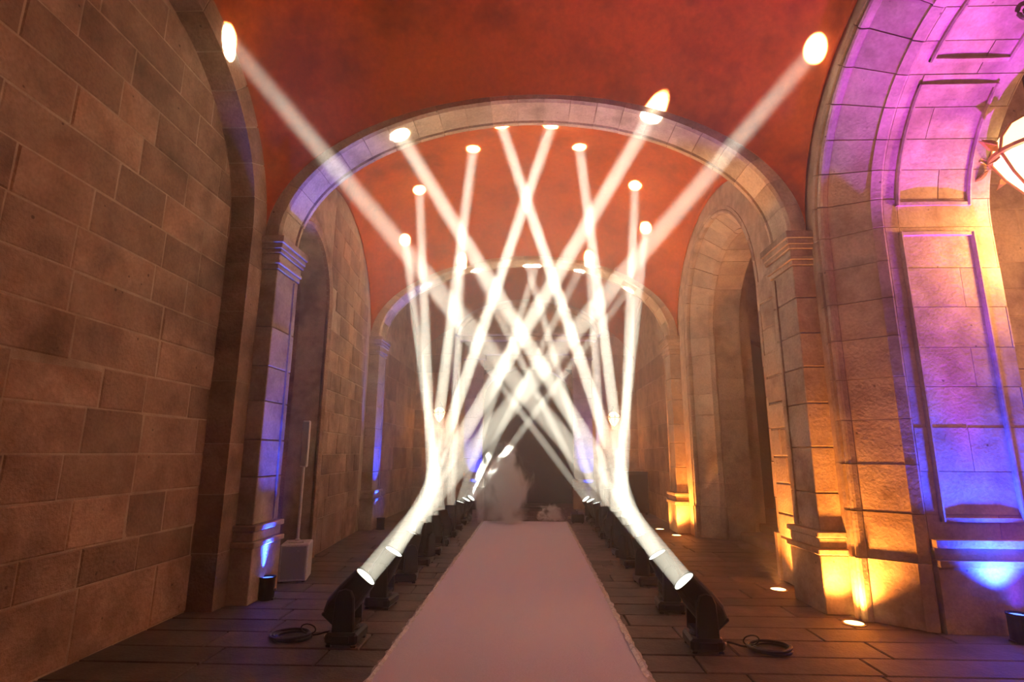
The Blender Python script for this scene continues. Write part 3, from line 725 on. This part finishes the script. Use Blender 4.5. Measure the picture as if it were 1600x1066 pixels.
# ------------------------------------------------------------------ column loudspeaker
sp = empty('column_speaker', (-2.86, 6.92, 0), R(14)); tag(sp, 'white column loudspeaker on its subwoofer box beside the niche', 'speaker')
MB().cbox(-0.16, 0.16, -0.19, 0.19, 0.012, 0.43, 0.012).build('subwoofer_box', M_WHITE, sp)
gr = MB().cbox(-0.135, 0.135, -0.197, -0.185, 0.04, 0.405, 0.004).build('front_grille', M_GRILLE, sp)
MB().lathe([(0.012, 0), (0.012, 0.008)], 12, Matrix.Translation((0.04, -0.197, 0.35)) @ Matrix.Rotation(PI / 2, 4, 'X')).build('badge', M_CHROME, gr)
MB().cbox(-0.09, 0.09, -0.1, 0.06, 0.43, 0.445, 0.006).build('top_plate', M_WHITE, sp)
MB().lathe([(0.03, 0.44), (0.03, 0.46), (0.019, 0.47), (0.019, 1.32), (0.024, 1.33)], 16).build('pole', M_WHITE, sp)
cl = MB().cbox(-0.045, 0.045, -0.05, 0.05, 1.32, 1.90, 0.012).build('column_array', M_WHITE, sp)
MB().cbox(-0.037, 0.037, -0.056, -0.048, 1.34, 1.88, 0.004).build('grille', M_GRILLE, cl)
for sx in (-1, 1):
    for sy in (-1, 1): MB().lathe([(0.018, 0), (0.018, 0.014)], 10, Matrix.Translation((sx * 0.12, sy * 0.15, 0))).build('foot', M_BLACK, sp)

# dark equipment case by the far right wall
bx = empty('equipment_case', (2.72, 14.7, 0)); tag(bx, 'dark upright equipment case against the far right wall', 'case')
MB().cbox(-0.26, 0.26, -0.26, 0.26, 0.05, 1.02, 0.015).build('body', M_BLACK, bx)
MB().cbox(-0.27, 0.27, -0.27, 0.27, 0.98, 1.06, 0.012).build('lid', M_BLACK2, bx)
for sx in (-1, 1):
    for sy in (-1, 1): MB().lathe([(0.03, 0), (0.03, 0.05)], 10, Matrix.Translation((sx * 0.2, sy * 0.2, 0))).build('caster', M_BLACK2, bx)
MB().tube([(-0.28, -0.08, 0.55), (-0.31, -0.08, 0.55), (-0.31, 0.08, 0.55), (-0.28, 0.08, 0.55)], 0.01, 8).build('handle', M_CHROME, bx)

# low fog machine near the far right lights
fm = empty('fog_machine', (1.02, 12.75, 0)); tag(fm, 'black fog machine on the floor beside the far end of the carpet', 'fog machine')
MB().cbox(-0.14, 0.14, -0.2, 0.2, 0.02, 0.20, 0.02).build('body', M_BLACK, fm)
MB().lathe([(0.03, 0), (0.035, 0.06), (0.02, 0.07)], 14, Matrix.Translation((-0.14, -0.05, 0.11)) @ Matrix.Rotation(-PI / 2, 4, 'Y')).build('nozzle', M_STEEL, fm)
MB().tube([(0, -0.15, 0.19), (0, -0.15, 0.26), (0, 0.15, 0.26), (0, 0.15, 0.19)], 0.01, 8).build('handle', M_BLACK2, fm)
for sx in (-1, 1): MB().cbox(sx * 0.1 - 0.02, sx * 0.1 + 0.02, -0.18, 0.18, 0, 0.022, 0.004).build('foot', M_BLACK2, fm)

# ------------------------------------------------------------------ lanterns
def lantern(loc, s, label, energy, rod=None, wall=None, rz=0.0, name='hanging_lantern'):
    t = empty(name, loc, rz); t.scale = (s, s, s); tag(t, label, 'lantern')
    glass = [(0.02, -0.62), (0.14, -0.5), (0.30, -0.24), (0.40, 0.0), (0.40, 0.02), (0.36, 0.18), (0.24, 0.34), (0.10, 0.42)]
    MB().lathe(glass, 24).build('glass', M_LGLASS, t, True)
    rim = MB(); rim.lathe([(0.40, -0.025), (0.435, -0.02), (0.44, 0.02), (0.40, 0.03)], 32); rim.build('rim', M_BRONZE, t)
    for k in range(8):
        a = 2 * PI * k / 8; c, q = math.cos(a), math.sin(a)
        MB().tube([(r_ * 1.03 * c, r_ * 1.03 * q, z) for r_, z in glass[::1]], 0.016, 6).build('rib', M_BRONZE, t)
        lf = MB()
        for (dz, ln, wd) in ((0.0, 0.20, 0.06), (0.05, 0.15, 0.05), (-0.06, 0.16, 0.05)):
            p0 = Vector((0.43 * c, 0.43 * q, dz)); out = Vector((c, q, 0.9 if dz >= 0 else -1.0)).normalized(); tn = Vector((-q, c, 0))
            pr = [p0, p0 + out * ln * 0.35 + tn * wd, p0 + out * ln * 0.7 + tn * wd * 0.7, p0 + out * ln + Vector((c, q, 0)) * 0.05, p0 + out * ln * 0.7 - tn * wd * 0.7, p0 + out * ln * 0.35 - tn * wd]
            nn = Vector((c, q, -out.z * 0.3)).normalized() * 0.012
            vv = pr + [p + nn for p in pr]
            lf.add(vv, [(5, 4, 3, 2, 1, 0), (6, 7, 8, 9, 10, 11)] + [(i, (i + 1) % 6, (i + 1) % 6 + 6, i + 6) for i in range(6)])
        lf.build('leaf_ornament', M_BRONZE, t)
    MB().lathe([(0.012, -0.74), (0.035, -0.70), (0.02, -0.66), (0.045, -0.62), (0.03, -0.58)], 14).build('finial', M_BRONZE, t)
    MB().lathe([(0.13, 0.38), (0.11, 0.44), (0.04, 0.48), (0.05, 0.54), (0.02, 0.6)], 16).build('cap', M_BRONZE, t)
    if rod: MB().tube([(0, 0, 0.58), (0, 0, rod / s)], 0.012 / s, 8).build('rod', M_IRON, t)
    if wall:
        dx, dy = wall
        MB().tube([(0, 0, 0.6), (dx * 0.25, dy * 0.25, 0.78), (dx * 0.7, dy * 0.7, 0.72), (dx, dy, 0.4), (dx, dy, 0.1)], 0.03, 8).build('bracket', M_IRON, t)
        MB().cbox(dx - 0.1, dx + 0.1, dy - 0.05, dy + 0.02, -0.05, 0.6, 0.01).build('wall_plate', M_IRON, t)
    l = bpy.data.lights.new('lantern_light', 'POINT'); l.energy = energy; l.color = (1.0, 0.42, 0.13); l.shadow_soft_size = 0.12
    o = bpy.data.objects.new('lantern_light', l); C.objects.link(o); o.parent = t; o.location = (0.0, 0.0, -1.0)
    return t
lantern((4.82, 4.86, 4.34), 0.85, 'large glowing gilt lantern hanging just outside the purple side arch', 125, rod=2.26)
lantern((5.6, 0.2, 4.6), 1.0, 'added large gilt lantern, out of view in the side space level with the camera', 130, rod=2.0)  # extra lantern nobody sees, added as warm fill for the left wall
lantern((2.33, YE - 0.45, 2.50), 0.42, 'small shield-shaped wall lantern right of the far portal', 14, wall=(0, 1.0), name='wall_lantern')
lantern((-2.62, YE - 0.45, 2.62), 0.42, 'small wall lantern left of the far portal, half hidden by light beams', 14, wall=(0, 1.0), name='wall_lantern')

# wrought iron bracket at the crown of the side arch
ib = empty('iron_bracket', (4.15, 4.02, 5.28)); tag(ib, 'dark wrought iron leaf bracket under the crown of the purple arch', 'bracket')
pts = [(0.10 * (1 - k / 30) * math.cos(k * 0.42) - 0.02, 0.0, -0.16 + 0.10 * (1 - k / 30) * math.sin(k * 0.42)) for k in range(26)]
MB().tube(pts, [0.022 - 0.0005 * k for k in range(26)], 7).build('scroll', M_IRON, ib, True)
MB().tube([(0.08, 0, -0.16), (0.12, 0, -0.02), (0.10, 0, 0.10)], 0.02, 7).build('stem', M_IRON, ib, True)
for k in range(5):
    a = -0.6 + k * 0.35
    MB().lathe([(0.004, 0), (0.03, 0.05), (0.022, 0.10), (0.004, 0.15)], 8, Matrix.Translation((0.06, 0, -0.10)) @ Matrix.Rotation(a, 4, 'Y') @ Matrix.Scale(0.5, 4, (0, 1, 0))).build('leaf', M_IRON, ib)

# ------------------------------------------------------------------ smoke from the fog machine
def smoke_mat(name, dens, nscale, col=(1, 0.97, 0.96), seed=0.0, thr=0.0):
    m = bpy.data.materials.new(name); m.use_nodes = True; nt = m.node_tree; nt.nodes.clear(); m.cycles.volume_step_rate = 0.25
    out = nt.nodes.new('ShaderNodeOutputMaterial'); vs = nt.nodes.new('ShaderNodeVolumeScatter'); vs.inputs['Color'].default_value = (*col, 1); vs.inputs['Anisotropy'].default_value = 0.1
    tc = N(nt, 'ShaderNodeTexCoord')
    ln = N(nt, 'ShaderNodeVectorMath', operation='LENGTH'); nt.links.new(tc.outputs['Object'], ln.inputs[0])
    sq = N(nt, 'ShaderNodeMath', operation='POWER'); nt.links.new(ln.outputs['Value'], sq.inputs[0]); sq.inputs[1].default_value = 2.0
    ns = N(nt, 'ShaderNodeTexNoise', Scale=nscale, Detail=5, Roughness=0.55, Distortion=0.6)
    ad = N(nt, 'ShaderNodeVectorMath', operation='ADD'); nt.links.new(tc.outputs['Object'], ad.inputs[0]); ad.inputs[1].default_value = (seed, seed * 2, seed * 3); nt.links.new(ad.outputs[0], ns.inputs['Vector'])
    a = N(nt, 'ShaderNodeMath', operation='SUBTRACT'); a.inputs[0].default_value = 0.55 - thr; nt.links.new(sq.outputs[0], a.inputs[1])
    b = N(nt, 'ShaderNodeMath', operation='MULTIPLY_ADD'); nt.links.new(ns.outputs['Fac'], b.inputs[0]); b.inputs[1].default_value = 4.6; b.inputs[2].default_value = -2.3
    c = N(nt, 'ShaderNodeMath', operation='ADD'); nt.links.new(a.outputs[0], c.inputs[0]); nt.links.new(b.outputs[0], c.inputs[1])
    d = N(nt, 'ShaderNodeMath', operation='MULTIPLY', use_clamp=False); nt.links.new(c.outputs[0], d.inputs[0]); d.inputs[1].default_value = dens
    e = N(nt, 'ShaderNodeMath', operation='MAXIMUM'); nt.links.new(d.outputs[0], e.inputs[0]); e.inputs[1].default_value = 0
    nt.links.new(e.outputs[0], vs.inputs['Density']); nt.links.new(vs.outputs[0], out.inputs['Volume'])
    return m
def puff(name, loc, scale, dens, nscale, label, seed):
    v = []; f = []; n, m = 24, 14
    for j in range(m + 1):
        for i in range(n):
            t = PI * j / m; a = 2 * PI * i / n; r_ = 1.0 + 0.06 * math.sin(3 * a + seed) * math.sin(2 * t)
            v.append((r_ * math.sin(t) * math.cos(a), r_ * math.sin(t) * math.sin(a), max(r_ * math.cos(t), -0.55)))
    for j in range(m):
        for i in range(n): f.append((j * n + i, j * n + (i + 1) % n, (j + 1) * n + (i + 1) % n, (j + 1) * n + i))
    o = mesh_obj(name, v, f, smoke_mat(name, dens, nscale, seed=seed)); o.location = loc; o.scale = scale
    return tag(o, label, 'smoke', kind='stuff')
puff('smoke_plume', (-0.58, 12.3, 0.66), (0.70, 0.85, 1.12), 8.0, 1.7, 'billowing pale smoke plume rising over the far left part of the carpet', 1.3)
puff('smoke_puff', (0.44, 12.6, 0.19), (0.36, 0.33, 0.26), 16.0, 2.2, 'low bright puff of smoke beside the fog machine', 4.1)
